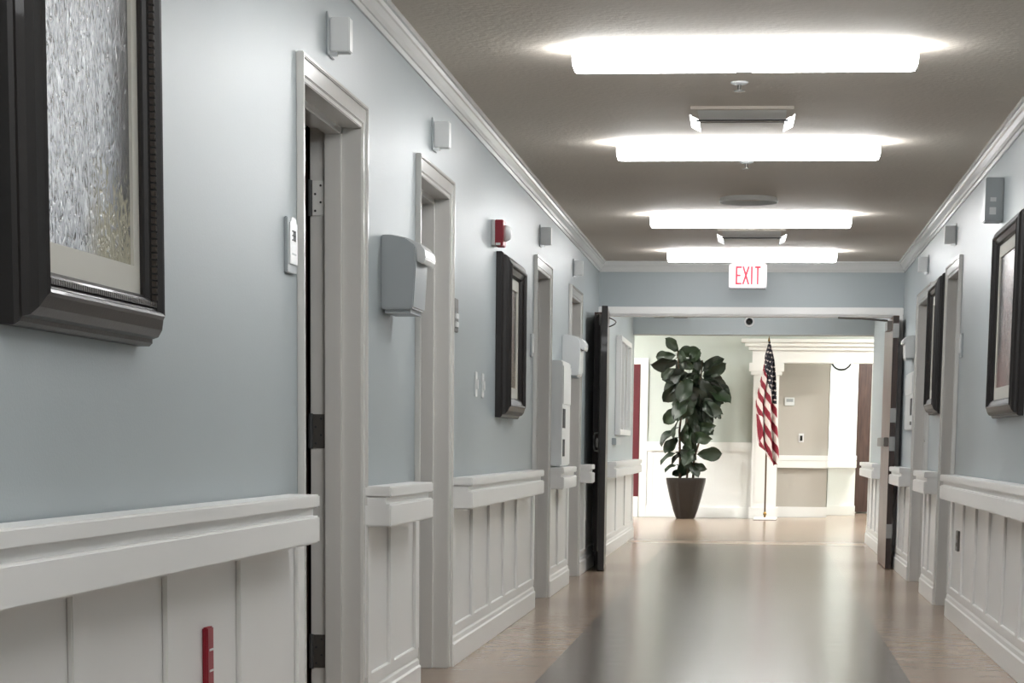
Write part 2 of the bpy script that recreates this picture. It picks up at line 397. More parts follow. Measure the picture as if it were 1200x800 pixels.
handrail(XR, -1, 21.1, 23.65, 'white handrail end on the right beyond the fire door')

# ---------------------------------------------------------------- ceiling fixtures
def lamp(y, label, x=-.092):
    t = thing('ceiling_light', label, 'ceiling light', (x, y, ZC), 'fluorescent wrap lights across the ceiling')
    MB().box(x-.59, x+.59, y-.07, y+.07, ZC-.014, ZC-.0005).build('lamp_body', M['pan'], t)
    prof = []
    for i in range(13):
        a = PI*i/12; c_, s_ = math.cos(a), math.sin(a)
        prof.append((y+.098*math.copysign(abs(c_)**.55, c_), ZC-.016-.068*abs(s_)**.6))
    rings = []
    for dx, k in ((-.630, .80), (-.625, .97), (-.61, 1), (.61, 1), (.625, .97), (.630, .80)):
        rings.append([(x+dx, y+(a-y)*k, ZC-.016-(ZC-.016-z)*k) for a, z in prof])
    MB().loft(rings).build('diffuser', M['lamp'], t, smooth=False)
    MB().box(x-.03, x+.03, y-.015, y+.015, ZC-.090, ZC-.080).build('latch', M['pan'], t)
    return t
lamp(8.84, 'glowing fluorescent ceiling light, the nearest and widest one in view')
lamp(11.52, 'glowing fluorescent ceiling light, second nearest, between the two ceiling registers')
lamp(15.03, 'glowing fluorescent ceiling light, third nearest, between round diffuser and far register')
lamp(17.80, 'glowing fluorescent ceiling light, the farthest, just above the exit sign')
for y, lb in ((6.1, 'fluorescent ceiling light above the nearest left door'), (3.2, 'fluorescent ceiling light above the nearest painting'), (.3, 'fluorescent ceiling light over the viewpoint'), (20.3, 'unseen fluorescent light added to brighten the corridor past the fire doors'), (22.6, 'unseen fluorescent light added to brighten the corridor before the lobby beam')):
    lamp(y, lb)  # last two are hidden lamps added to brighten the corridor beyond the header

def register(y0, y1, x0, x1, label):
    t = thing('ceiling_register', label, 'vent', ((x0+x1)/2, (y0+y1)/2, ZC), 'white ceiling air registers')
    m = MB(); z0 = ZC-.012; w_ = .03
    m.box(x0, x1, y0, y0+w_, z0, ZC).box(x0, x1, y1-w_, y1, z0, ZC).box(x0, x0+w_, y0+w_, y1-w_, z0, ZC).box(x1-w_, x1, y0+w_, y1-w_, z0, ZC)
    m.build('register_frame', M['ceiling'], t)
    MB().box(x0+w_, x1-w_, y0+w_, y1-w_, ZC-.004, ZC-.001).build('back_plate', M['ceiling'], t)
    n = 7; first = None
    for i in range(n):
        yy = y0+w_+(i+.5)*(y1-y0-2*w_)/n
        if first is None:
            first = MB().loft([[(x0+w_-(x0+x1)/2, -.012, -.001), (x0+w_-(x0+x1)/2, -.010, 0), (x0+w_-(x0+x1)/2, .014, -.012), (x0+w_-(x0+x1)/2, .012, -.013)],
                               [(x1-w_-(x0+x1)/2, -.012, -.001), (x1-w_-(x0+x1)/2, -.010, 0), (x1-w_-(x0+x1)/2, .014, -.012), (x1-w_-(x0+x1)/2, .012, -.013)]]).build('slat', M['pan'], t)
            o = first
        else:
            o = first.copy(); C.objects.link(o); o.parent = t
        o.location = (0, yy-(y0+y1)/2, -.002)
    # bent end deflectors and the rods between them
    ym = (y0+y1)/2; h = (y1-y0)*.30
    for sx, xe in ((1, x0), (-1, x1)):
        r1 = [(xe-sx*.010, ym, ZC-.001), (xe+sx*.034, ym+.002, ZC-.026), (xe+sx*.043, ym+.006, ZC-.078), (xe+sx*.000, ym+.004, ZC-.056)]
        r2 = [(a+sx*.002, b+.003, c) for a, b, c in r1]
        MB().loft([r1, r2]).build('end_deflector', M['chrome'], t)
    for dy, r in ((-.02, .003), (.03, .004)):
        MB().tube([(x0+.02, ym+dy, ZC-.03), (x1-.02, ym+dy, ZC-.03)], r).build('control_rod', M['chrome'] if dy > 0 else M['darkslot'], t)
register(10.33, 10.80, -.335, .110, 'ceiling air register with bright end vanes behind the nearest light')
register(16.05, 16.75, -.318, .140, 'small far ceiling air register between the last two lights')
t = thing('round_diffuser', 'shallow round white ceiling diffuser seen as a bright curved rim', 'vent', (-.10, 14.05, ZC))
MB().lathe([(.165, 0), (.174, -.022), (.168, -.030), (.160, -.008), (.155, 0)], c=(-.10, 14.05, ZC-.0005), n=40).build('rim', M['pan'], t, smooth=False)
MB().lathe([(.15, -.002), (.11, -.008), (.05, -.012), (.01, -.012)], c=(-.10, 14.05, ZC), n=32).build('cone', M['ceiling'], t, smooth=True)
def sprinkler(x, y, label):
    t = thing('sprinkler_head', label, 'sprinkler', (x, y, ZC), 'ceiling sprinkler heads')
    MB().lathe([(.035, 0), (.035, -.004), (.022, -.010), (.012, -.012)], c=(x, y, ZC)).build('escutcheon', M['plastic'], t, smooth=True)
    MB().lathe([(.007, -.010), (.007, -.030), (.004, -.034)], c=(x, y, ZC), n=10).build('stem', M['darksteel'], t)
    MB().lathe([(.004, -.033), (.022, -.034), (.022, -.036), (.004, -.037)], c=(x, y, ZC), n=16).build('deflector', M['steel'], t)
sprinkler(-.118, 9.66, 'small white sprinkler head just behind the nearest ceiling light')
sprinkler(-.103, 12.30, 'small white sprinkler head just behind the second ceiling light')

# exit sign
t = thing('exit_sign', 'white exit sign with red letters hanging from the ceiling before the header', 'sign', (-.122, 18.3, ZC))
MB().box(-.268, .024, 18.275, 18.325, 2.156, 2.345).build('sign_body', M['exitface'], t, bevel=.012)
MB().box(-.19, -.05, 18.27, 18.33, 2.345, 2.37).box(-.17, -.07, 18.28, 18.32, 2.365, ZC).build('canopy', M['plastic'], t)
MB().box(-.262, .018, 18.28, 18.320, 2.148, 2.158).build('bottom_strip', M['darkslot'], t)
def letter(segs, cx, t, w_=.044, h=.135, st=.014):
    m = MB(); zc = 2.252
    for (a, b, c, d) in segs:
        p0 = Vector((cx+(a-.5)*w_, 0, zc+(b-.5)*h)); p1 = Vector((cx+(c-.5)*w_, 0, zc+(d-.5)*h))
        dr = (p1-p0).normalized(); nn = Vector((-dr.z, 0, dr.x))*st*.5
        q = [p0+nn, p0-nn, p1-nn, p1+nn]
        m.loft([[(v.x, 18.2735, v.z) for v in q], [(v.x, 18.2765, v.z) for v in q]])
    m.build('letter', M['redletter'], t)
letter([(.1, 0, .1, 1), (0, .96, 1, .96), (0, .5, .8, .5), (0, .04, 1, .04)], -.191, t)
letter([(0, 0, 1, 1), (0, 1, 1, 0)], -.137, t)
letter([(.5, 0, .5, 1)], -.092, t)
letter([(.5, 0, .5, 1), (0, .96, 1, .96)], -.046, t)

# ---------------------------------------------------------------- fire doors
def leaf_obj(name, a, b, z1, mat, label, th=.045):
    """leaf from hinge a to free edge b (xy), thickness centred"""
    a = Vector((a[0], a[1], 0)); b = Vector((b[0], b[1], 0)); d = (b-a); L = d.length; ang = math.atan2(d.y, d.x)
    t = thing(name, label, 'door', a); t.rotation_euler = (0, 0, ang)
    def part(m, nm, mt, bevel=0, par=None):
        o = m.build(nm, mt, None, bevel=bevel); o.parent = par or t; o.location = (0, 0, 0); return o
    part(MB().box(0, L, -th/2, th/2, .008, z1), 'leaf_panel', mat, .002)
    return t, part, L
t, part, L = leaf_obj('fire_door', (-1.235, 18.74), (-1.172, 17.52), 1.975, M['darkwood'], 'dark wood fire door leaf swung open towards us against the left wall')
# wall side has +y or -y: leaf runs towards -Y, so its local +y side points to +X
part(MB().box(L-.006, L+.002, -.0225, .0225, .01, 1.97), 'edge_strip', M['blackframe'])
hd_ = part(MB().tube([(L-.13, -.022, .90), (L-.13, -.062, .905), (L-.13, -.070, .93), (L-.13, -.070, 1.01), (L-.13, -.062, 1.035), (L-.13, -.022, 1.04)], .007), 'pull_handle', M['steel'])
part(MB().box(.12, L-.08, -.052, -.023, .93, 1.0), 'push_bar', M['darksteel'], .004)
part(MB().box(.80, L-.15, -.045, -.023, 1.85, 1.92).tube([(.75, -.05, 1.94), (.35, -.07, 1.95), (.05, -.03, 1.965)], .009), 'closer', M['darksteel'])
part(MB().tube([(L-.06, -.026, .15), (L-.06, -.026, 1.9)], .009), 'vertical_rod', M['darksteel'])
part(MB().tube([(.42, .022+.055*math.sin(PI*i/8), 1.86+.07*i/8) for i in range(9)], .005), 'stop_loop', M['darksteel'])
t, part, L = leaf_obj('fire_door', (1.034, 18.47), (1.032, 19.66), 1.965, M['brownwood'], 'brown wood fire door leaf swung away from us on the right, hinges on its edge')
part(MB().box(-.003, .004, -.0226, .0226, .01, 1.96), 'edge_strip', M['darkwood'])
for z in (.30, .98, 1.20, 1.85):
    part(MB().box(-.010, .002, -.024, .024, z-.055, z+.055), 'hinge', M['steel'], .002)
part(MB().box(.15, .45, .023, .06, 1.86, 1.93).tube([(.30, .05, 1.94), (.28, .26, 1.955)], .008).tube([(.28, .26, 1.955), (.30, .44, 1.962)], .008), 'closer', M['darksteel'])
part(MB().box(.10, L-.10, .023, .060, .96, 1.03), 'push_bar', M['darksteel'], .004)
# dark return panel behind the left leaf
struct(MB().box(XL+.002, -1.243, 18.36, 18.42, 0, 1.975).build('trim_5', M['darkwood'], bevel=.002), 'dark wood return panel between the left wall and the open fire door', 'trim')
t = thing('door_track', 'dark slim door track on the far beam left of the dome camera', 'door closer', (-.95, YB, 2.25))
MB().box(-1.10, -.99, YB-.03, YB-.001, 2.235, 2.255).build('track', M['darksteel'], t, bevel=.002)
MB().box(-.90, -.76, YB-.03, YB-.001, 2.232, 2.245).build('track', M['darksteel'], t, bevel=.002)

# security camera on the beam
t = thing('security_camera', 'small dark dome camera in a white ring on the far beam', 'camera', (-.133, YB, 2.20))
MB().lathe([(.052, 0), (.052, -.02), (.040, -.03)], 'Y', (-.133, YB, 2.20)).build('mount_ring', M['plastic'], t, smooth=False)
MB().lathe([(.036, -.028), (.034, -.045), (.024, -.060), (.008, -.067), (.001, -.068)], 'Y', (-.133, YB, 2.20), 20).build('dome', M['black'], t, smooth=True)

# ---------------------------------------------------------------- wall items
def dispenser(wx, s, y0, y1, z0, z1, label, mat='plastic', k=1):
    t = thing('towel_dispenser', label, 'dispenser', (wx, (y0+y1)/2, z0), 'wall paper towel dispensers')
    h = z1-z0
    prof = [(0, 0), (.105, 0), (.112, .02*h), (.120, .55*h), (.120, .72*h), (.115, .86*h), (.085, .95*h), (.03, h), (0, h)]
    MB().loft([[(wx+s*a*k, y, z0+z) for a, z in prof] for y in (y0, y1)]).build('housing', M[mat], t, bevel=.004)
    hood = [(.118, .66*h), (.142, .62*h), (.150, .70*h), (.148, .80*h), (.128, .90*h), (.085, .97*h), (.03, 1.015*h), (.0, 1.015*h), (0, .99*h), (.05, .985*h), (.10, .9*h), (.118, .8*h)]
    MB().loft([[(wx+s*a*k, y, z0+z) for a, z in hood] for y in (y0+.03, y1+.004)]).build('hood', M['plastic'], t, bevel=.003)
    MB().box(wx+s*.01, wx+s*.10*k, y0+.02, y1-.02, z0-.012, z0).build('paper_slot', M['greyplastic'], t)
dispenser(XL, 1, 8.02, 8.30, 1.405, 1.655, 'grey sided paper towel dispenser on the wall between the first two left doors', 'greyplastic')
dispenser(XL, 1, 15.42, 15.72, 1.40, 1.665, 'white paper towel dispenser above the supply cabinet on the left wall')
dispenser(XR, -1, 17.35, 17.62, 1.60, 1.76, 'small white dispenser high on the right wall near the fire door', k=.55)

def cabinet(wx, s, y0, y1, z0, z1, d, label):
    t = thing('supply_cabinet', label, 'cabinet', (wx, (y0+y1)/2, z0), 'white wall supply cabinets')
    f = wx+s*d
    MB().box(wx+s*.001, f, y0, y1, z0, z1).build('cabinet_body', M['plastic'], t, bevel=.008)
    zm = z0+(z1-z0)*.56
    MB().box(f, f+s*.006, y0+.03, y1-.03, zm+.02, z1-.03).build('door_panel', M['plastic'], t, bevel=.002)
    MB().box(f, f+s*.004, y0+.06, y0+.22, zm-.13, zm-.01).build('opening', M['darkslot'], t)
    MB().box(f, f+s*.004, y0+.08, y0+.20, z0+.06, zm-.20).build('opening', M['darkslot'], t)
cabinet(XL, 1, 14.60, 15.22, .815, 1.47, .075, 'white supply cabinet standing above the short handrail on the left wall')
cabinet(XR, -1, 17.05, 17.9, 1.08, 1.50, .018, 'pale cabinet with dark slots on the right wall near the fire door')

def call_light(wx, s, y, z, label, d=.066, w_=.055, h=.10):
    t = thing('call_light', label, 'call light', (wx, y, z), 'nurse call lights above the doorways')
    MB().box(wx, wx+s*.006, y-.03, y+w_+.03, z-.012, z+h+.012).build('back_plate', M['greyplastic'], t, bevel=.002)
    MB().box(wx+s*.006, wx+s*d, y, y+w_, z, z+h).build('lens_box', M['plastic'], t, bevel=.003)
    MB().box(wx+s*.004, wx+s*.03, y-.006, y+.004, z-.014, z-.002).build('bottom_clip', M['chrome'], t)
call_light(XL, 1, 7.03, 2.10, 'small grey call light box above the nearest left door')
call_light(XL, 1, 9.27, 2.10, 'small grey call light box above the second left doorway')
call_light(XL, 1, 13.78, 2.105, 'small call light box above the third left doorway')
call_light(XL, 1, 16.25, 2.105, 'small call light box above the fourth left doorway')
call_light(XR, -1, 13.95, 2.13, 'small grey call light box above the nearer right doorway')
call_light(XR, -1, 16.2, 2.13, 'small call light box above the farther right doorway')

# tall sounder unit on the right wall
t = thing('wall_unit', 'grey upright box with two lit buttons above the nearest right painting', 'sounder', (XR, 11.3, 2.0))
MB().box(XR-.085, XR, 11.27, 11.40, 2.005, 2.205).build('unit_box', M['greyplastic'], t, bevel=.004)
MB().box(XR-.062, XR-.035, 11.264, 11.271, 2.095, 2.113).build('button', M['plastic'], t)
MB().box(XR-.064, XR-.034, 11.264, 11.271, 2.035, 2.068).build('button', M['plastic'], t)

# fire alarm
t = thing('fire_alarm', 'red fire alarm with a clear strobe lens above the left dark painting', 'alarm', (XL, 11.32, 1.9))
MB().box(XL, XL+.018, 11.30, 11.44, 1.895, 2.015).build('back_plate', M['plastic'], t, bevel=.002)
MB().box(XL+.018, XL+.058, 11.30, 11.43, 1.893, 2.015).build('alarm_body', M['red'], t, bevel=.003)
MB().lathe([(.040, .058), (.040, .066), (.030, .085), (.012, .092)], 'X', (XL, 11.365, 1.955), 16).build('strobe_lens', M['plastic'], t, smooth=True)
MB().box(XL+.022, XL+.045, 11.297, 11.301, 1.894, 1.906).build('test_tab', M['plastic'], t)

# room signs
def room_sign(wx, s, y, z, label, w_=.13, h=.15, lines=True, dark=False):
    t = thing('room_sign', label, 'sign', (wx, y, z), 'room signs beside the doorways')
    MB().box(wx, wx+s*.010, y, y+w_, z, z+h).build('sign_holder', M['greyplastic'] if not dark else M['darksteel'], t, bevel=.002)
    if dark:
        for zz in (.055, .02): MB().box(wx+s*.010, wx+s*.016, y+.02, y+w_-.02, z+zz, z+zz+.022).build('name_strip', M['plastic'], t)
        return
    rings = [[(wx+s*e, y+.018+(w_-.03)*a, z+.025+(h-.022)*b) for a, b in ((0, 0), (1, 0), (1, .86), (.85, .9), (.72, .99), (.28, .99), (.15, .9), (0, .86))] for e in (.010, .014)]
    MB().loft(rings).build('sign_card', M['plastic'], t)
    if lines:
        m = MB(); f0, f1 = wx+s*.0138, wx+s*.0148
        # the room number and a faint name line
        for yy, left in ((y+.045, 0), (y+.073, 1)):
            m.box(f0, f1, yy+.014, yy+.019, z+.088, z+.116)
            if left: m.box(f0, f1, yy, yy+.005, z+.088, z+.116)
            for zz in (.088, .1, .112): m.box(f0, f1, yy, yy+.016, z+zz, z+zz+.004)
        m.build('room_number', M['darkslot'], t)
        MB().box(f0, f1-s*.0004, y+.045, y+.10, z+.050, z+.055).build('name_line', M['greyplastic'], t)
room_sign(XL, 1, 6.372, 1.41, 'white room sign with a dark number before the nearest left door')
room_sign(XL, 1, 9.90, 1.42, 'dark room sign with two white strips past the second left doorway', .12, .14, dark=True)
room_sign(XL, 1, 13.27, 1.44, 'small pale room sign between the dark painting and the third left doorway', .11, .13, lines=False)
room_sign(XL, 1, 17.0, 1.44, 'small pale room sign past the fourth left doorway beside the dispenser', .11, .13, lines=False)
room_sign(XR, -1, 13.20, 1.45, 'thin room sign on the right wall before the nearer right doorway', .12, .13, lines=False)

def switch(y, z, label):
    t = thing('light_switch', label, 'switch', (XL, y, z), 'white switch plates in a row')
    MB().box(XL, XL+.006, y-.035, y+.035, z-.057, z+.057).build('switch_plate', M['plastic'], t, bevel=.002)
    MB().box(XL+.006, XL+.014, y-.012, y+.012, z-.022, z+.022).build('rocker', M['plastic'], t, bevel=.001)
switch(10.72, 1.22, 'white light switch on the left wall, the nearer of two below the alarm')
switch(10.98, 1.22, 'white light switch on the left wall, the one closer to the dark painting')
t = thing('wall_outlet', 'small grey wall outlet in the right wainscot under the handrail', 'outlet', (XR-.008, 12.86, .45))
MB().box(XR-.022, XR-.008, 12.80, 12.92, .395, .505).build('outlet_plate', M['darksteel'], t, bevel=.002)
for zz in (.42, .46): MB().box(XR-.0235, XR-.021, 12.84, 12.88, zz, zz+.02).build('socket', M['black'], t)
t = thing('red_gauge_strip', 'narrow red strip with pale ticks on the lower left wainscot', 'gauge', (XL, 5.38, .1))
MB().box(XL+.008, XL+.022, 5.35, 5.41, .20, .512).build('strip', M['red'], t, bevel=.003)
for zz in (.355, .405, .455): MB().box(XL+.022, XL+.0235, 5.365, 5.40, zz, zz+.005).build('tick_mark', M['plastic'], t)

# ---------------------------------------------------------------- framed paintings
def painting(wx, s, y0, y1, z0, z1, label, canvas, dep=.075, fw=.10, bead=False, group='dark framed paintings on the corridor walls'):
    t = thing('framed_painting', label, 'painting', (wx, (y0+y1)/2, (z0+z1)/2), group)
    k = dep/.075
    prof = [(0, 0), (0, .026), (.006, .034), (.014, .036), (.018, .050), (.032, .062), (.052, .070), (.058, .075), (.064, .073), (.068, .062), (.092, .052), (.096, .044), (.100, .040), (.100, 0)]
    prof = [(a*fw/.10, b*k) for a, b in prof]
    rings = []
    for cy, cz, sy, sz in ((y0, z0, 1, 1), (y1, z0, -1, 1), (y1, z1, -1, -1), (y0, z1, 1, -1), (y0, z0, 1, 1)):
        rings.append([(wx+s*(b+.001), cy+sy*a, cz+sz*a) for a, b in prof])
    MB().loft(rings, caps=False).build('frame', M['blackframe'], t)
    i0 = fw; lw = .055
    m = MB(); x1 = wx+s*.035*k; x0 = wx+s*.002
    m.box(x0, x1, y0+i0, y1-i0, z0+i0, z0+i0+lw).box(x0, x1, y0+i0, y1-i0, z1-i0-lw, z1-i0).box(x0, x1, y0+i0, y0+i0+lw*.8, z0+i0+lw, z1-i0-lw).box(x0, x1, y1-i0-lw*.8, y1-i0, z0+i0+lw, z1-i0-lw)
    m.build('liner', M['liner'], t)
    cy0, cy1, cz0, cz1 = y0+i0+lw*.8, y1-i0-lw*.8, z0+i0+lw, z1-i0-lw
    o = MB().box(wx+s*.004, wx+s*.028*k, cy0, cy1, cz0, cz1).build('canvas', canvas, t)
    uv = o.data.uv_layers.new(name='UVMap')
    for lp in o.data.loops:
        v = o.data.vertices[lp.vertex_index].co
        uv.data[lp.index].uv = ((v.y-cy0)/(cy1-cy0), (v.z-cz0)/(cz1-cz0))
    if bead:
        m = MB(); st = .014
        def bd(y, z): m.box(wx+s*.045, wx+s*.066, y-.005, y+.005, z-.005, z+.005)
        n = int((y1-y0-.17)/st)
        for i in range(n+1):
            y = y0+.085+i*st
            for z in (z0+.080, z1-.080): bd(y, z)
        n = int((z1-z0-.19)/st)
        for i in range(n+1):
            z = z0+.095+i*st
            for y in (y0+.080, y1-.080): bd(y, z)
        o = m.build('beading', M['bead'], t); o['kind'] = 'stuff'
    return t
painting(XL, 1, 3.935, 4.835, 1.145, 1.98, 'large silvery woodland painting in a thick dark frame at upper left', M['canvas'], bead=True)
painting(XL, 1, 11.52, 12.37, 1.08, 1.885, 'dark framed painting on the left wall right under the fire alarm', M['canvas2'])
painting(XR, -1, 10.05, 11.15, 1.09, 1.955, 'dark framed painting with pink tones, nearest on the right wall', M['canvas3'], dep=.06, fw=.082)
painting(XR, -1, 14.48, 15.28, 1.16, 2.0, 'narrow looking dark framed painting between the two right doorways', M['canvas3'], dep=.065)

# white framed board beyond the fire doors, left wall
t = thing('notice_board', 'white framed glass board on the left wall beyond the fire doors', 'board', (XL, 22, 1.5))
m = MB(); y0, y1, z0, z1 = 21.2, 22.9, 1.04, 1.93
m.box(XL, XL+.05, y0, y1, z0, z0+.05).box(XL, XL+.05, y0, y1, z1-.05, z1).box(XL, XL+.05, y0, y0+.06, z0+.05, z1-.05).box(XL, XL+.05, y1-.06, y1, z0+.05, z1-.05)
m.build('board_frame', M['white'], t, bevel=.003)
for i in range(3):
    ya = y0+.06+i*.527
    MB().box(XL+.002, XL+.02, ya+.02, ya+.507, z0+.05, z1-.05).build('pane', M['greyplastic'], t)
    if i: MB().box(XL, XL+.045, ya-.02, ya+.02, z0+.05, z1-.05).build('mullion', M['white'], t)
t = thing('wall_grille', 'small grey box on the left wall under the white framed board', 'box', (XL, 21, 1.0))
MB().box(XL, XL+.04, 20.8, 21.5, .95, 1.01).build('grille_box', M['greyplastic'], t, bevel=.003)

# ---------------------------------------------------------------- lobby shell
YW = 31.2
def S(m, name, mat, label, cat='wall', **k): return struct(m.build(name, M[mat], **k), label, cat)
S(MB().box(-5.1, -.10, YW, YW+.12, 0, ZL), 'wall_far', 'lobby', 'pale green lobby wall behind the potted fig')
S(MB().box(-.10, 4.9, YW, YW+.12, 2.33, ZL).box(1.75, 4.9, YW, YW+.12, 0, 2.33), 'wall_far', 'lobby', 'pale lobby wall above the white entablature')
S(MB().box(-5.1, 4.9, YB, 35.1, ZL, ZL+.1), 'ceiling', 'lobby', 'white ceiling of the lobby', 'ceiling')
S(MB().box(-5.2, -5.1, YB, 35.2, 0, ZL), 'wall_left', 'lobby', 'side wall at the far left of the lobby')
S(MB().box(4.9, 5.0, YB, 35.2, 0, ZL), 'wall_right', 'lobby', 'side wall at the far right of the lobby')
S(MB().box(-5.1, XL-TH, YB+.001, YB+.24, 0, 2.07), 'wall_return', 'lobby', 'lobby wall beside the corridor mouth on the left')
S(MB().box(XR+TH, 4.9, YB+.001, YB+.24, 0, 2.07), 'wall_return', 'lobby', 'lobby wall beside the corridor mouth on the right')
# wainscot of the far wall
ww = MB().box(-1.50, -.10, YW-.012, YW, .13, .90).build('wainscot_panel', M['white'], None); S_ = struct(ww, 'white wainscot behind the potted fig', 'wainscot')
MB().box(-1.50, -.10, YW-.03, YW, .875, 1.0).build('chair_rail', M['white'], ww, bevel=.006)
MB().box(-1.50, -.10, YW-.035, YW, 0, .14).build('base_strip', M['white'], ww, bevel=.005)
for x in (-1.44, -.62, -.18): MB().box(x-.03, x+.03, YW-.022, YW-.010, .14, .875).build('batten', M['white'], ww, bevel=.003)
# burgundy door
dr = MB().box(-1.59, -1.49, YW-.03, YW, 0, 2.095).box(-2.66, -1.59, YW-.03, YW, 2.015, 2.095).box(-2.75, -2.66, YW-.03, YW, 0, 2.095).build('door_7', M['white'], bevel=.004)
struct(dr, 'burgundy lobby door in a white casing left of the fig', 'door')
MB().box(-2.65, -1.60, YW-.02, YW-.002, .27, 2.01).build('door_leaf', M['burgundy'], dr)
MB().box(-2.65, -1.60, YW-.028, YW-.002, .0, .27).build('kick_panel', M['white'], dr)
t = thing('white_patch', 'flat white notice on the burgundy lobby door', 'patch', (-1.76, YW-.03, 1.4))
MB().box(-1.95, -1.735, YW-.026, YW-.021, 1.0, 1.62).box(-1.95, -1.70, YW-.026, YW-.021, 1.78, 1.86).build('patch_face', M['plastic'], t)  # flat white rectangles laid on the burgundy leaf

# pilaster and entablature
pi = MB().box(-.10, .24, YW-.10, YW+.12, 0, 1.88).box(-.125, .265, YW-.125, YW+.12, 0, .15).box(-.135, .275, YW-.135, YW+.12, 1.88, 1.93).box(-.16, .30, YW-.15, YW+.12, 1.93, 2.04)
pi = S(pi, 'trim_6', 'white', 'white square pilaster behind the flag', 'trim', bevel=.006)
MB().box(-.05, .19, YW-.108, YW-.099, .22, 1.82).build('raised_panel', M['white'], pi, bevel=.003)
en = MB().box(-.12, 1.80, YW-.12, YW+.12, 2.04, 2.20).box(-.17, 1.85, YW-.17, YW+.12, 2.20, 2.25).box(-.22, 1.9, YW-.22, YW+.12, 2.25, 2.30).box(-.27, 1.95, YW-.27, YW+.12, 2.30, 2.345)
S(en, 'trim_7', 'white', 'white stepped entablature over the lobby alcove', 'trim', bevel=.006)
S(MB().box(1.46, 1.75, YW-.10, YW+.12, 0, 2.04), 'trim_8', 'white', 'white pilaster at the right end of the entablature', 'trim', bevel=.006)
# alcove walls
S(MB().box(.10, .935, 31.95, 32.07, 0, ZL), 'wall_alcove', 'beige', 'beige alcove wall with thermostat and handrail')
S(MB().box(.935, 1.35, 33.0, 33.12, 0, ZL), 'wall_alcove', 'white', 'bright white wall piece below the round clock')
S(MB().box(.925, .935, 31.95, 33.0, 0, ZL), 'wall_alcove', 'lobby', 'narrow return wall in the alcove')
S(MB().box(-.1, -.0, YW+.12, 32.0, 0, ZL), 'wall_alcove', 'beige', 'left cheek of the lobby alcove')
S(MB().box(1.35, 4.9, 34.3, 34.4, 0, ZL), 'wall_alcove', 'lobby', 'rear wall of the lobby around the brown door')
bd_ = MB().box(1.345, 1.36, 34.27, 34.3, 0, 2.2).box(2.35, 2.43, 34.27, 34.3, 0, 2.2).box(1.36, 2.35, 34.27, 34.3, 2.15, 2.22).build('door_8', M['white'])
struct(bd_, 'tall dark brown door at the back right of the lobby', 'door')
MB().box(1.36, 2.35, 34.25, 34.295, .02, 2.15).build('door_leaf', M['lobbywood'], bd_)
for (xa, xb_, yy, lb) in ((.25, .935, 31.95, 'white handrail on the beige alcove wall'), (.935, 1.36, 33.0, 'white handrail below the clock')):
    t = thing('handrail', lb, 'handrail', ((xa+xb_)/2, yy, 0))
    MB().box(xa, xb_, yy-.09, yy-.001, .765, .835).build('top_rail', M['white'], t, bevel=.004)
    MB().box(xa, xb_, yy-.09, yy-.001, .665, .762).build('bumper_rail', M['white'], t, bevel=.004)
    struct(MB().box(xa, xb_, yy-.03, yy-.001, 0, .14).build('baseboard_far', M['white'], bevel=.004), 'white baseboard under the '+lb[6:], 'baseboard')
t = thing('wall_thermostat', 'small white thermostat on the beige alcove wall', 'thermostat', (.40, 31.95, 1.54))
MB().box(.33, .46, 31.92, 31.949, 1.50, 1.61).build('thermostat_body', M['plastic'], t, bevel=.004)
MB().box(.35, .44, 31.915, 31.921, 1.55, 1.59).build('display', M['greyplastic'], t)
t = thing('wall_outlet', 'white outlet plate with a dark socket on the beige alcove wall', 'outlet', (.565, 31.95, 1.07))
MB().box(.53, .60, 31.938, 31.949, 1.01, 1.13).build('outlet_plate', M['plastic'], t, bevel=.002)
MB().box(.548, .582, 31.934, 31.939, 1.03, 1.10).build('socket', M['black'], t)
t = thing('wall_clock', 'round black rimmed wall clock half hidden behind the entablature', 'clock', (1.11, 33.0, 2.14))
MB().lathe([(.13, -.001), (.155, -.001), (.155, -.03), (.13, -.035)], 'Y', (1.11, 33.0, 2.16), 32).build('clock_rim', M['black'], t)
MB().lathe([(.13, -.002), (.13, -.036), (.001, -.038)], 'Y', (1.11, 33.0, 2.16), 32).build('clock_face', M['plastic'], t)

# unseen lamps added to light the lobby and alcove
def added_lamp(x, y, label):
    t = thing('added_lobby_light', label, 'ceiling light', (x, y, ZL), 'unseen square lamps added to light the lobby')
    MB().box(x-.32, x+.32, y-.32, y+.32, ZL-.012, ZL-.001).build('trim_ring', M['pan'], t)
    MB().box(x-.29, x+.29, y-.29, y+.29, ZL-.016, ZL-.0125).build('diffuser', M['lobbyfill'], t)
for x, y, n_ in ((-3.0, 26.6, 'front left'), (2.9, 26.6, 'front right'), (-3.0, 29.4, 'rear left'), (2.9, 29.4, 'rear right')):
    added_lamp(x, y, 'unseen square lamp added for light at the '+n_+' of the lobby')
added_lamp(2.2, 32.6, 'unseen square lamp added to light the alcove behind the pilaster')

# ---------------------------------------------------------------- flag
FX, FY = .095, 30.5
t = thing('flag_stand', 'furled american flag on a brown pole in a low white base', 'flag', (FX, FY, 0))
MB().box(FX-.15, FX+.15, FY-.12, FY+.12, .0, .012).box(FX-.14, FX+.14, FY-.11, FY+.11, .012, .035).build('base', M['white'], t, bevel=.004)
MB().box(FX-.152, FX+.152, FY-.122, FY+.122, 0.0, .008).build('base_rim', M['darkwood'], t)
MB().lathe([(.014, 0), (.014, .03), (.022, .032), (.022, .05), (.012, .07)], c=(FX, FY, .035), n=14).build('socket', M['gold'], t)
MB().tube([(FX, FY, .04), (FX-.005, FY, 2.26)], .012, 12).build('pole', M['polewood'], t, smooth=True)
MB().lathe([(.006, 0), (.012, .012), (.006, .03), (.016, .045), (.010, .075), (.001, .11)], c=(FX-.005, FY, 2.25), n=12).build('finial', M['gold'], t)
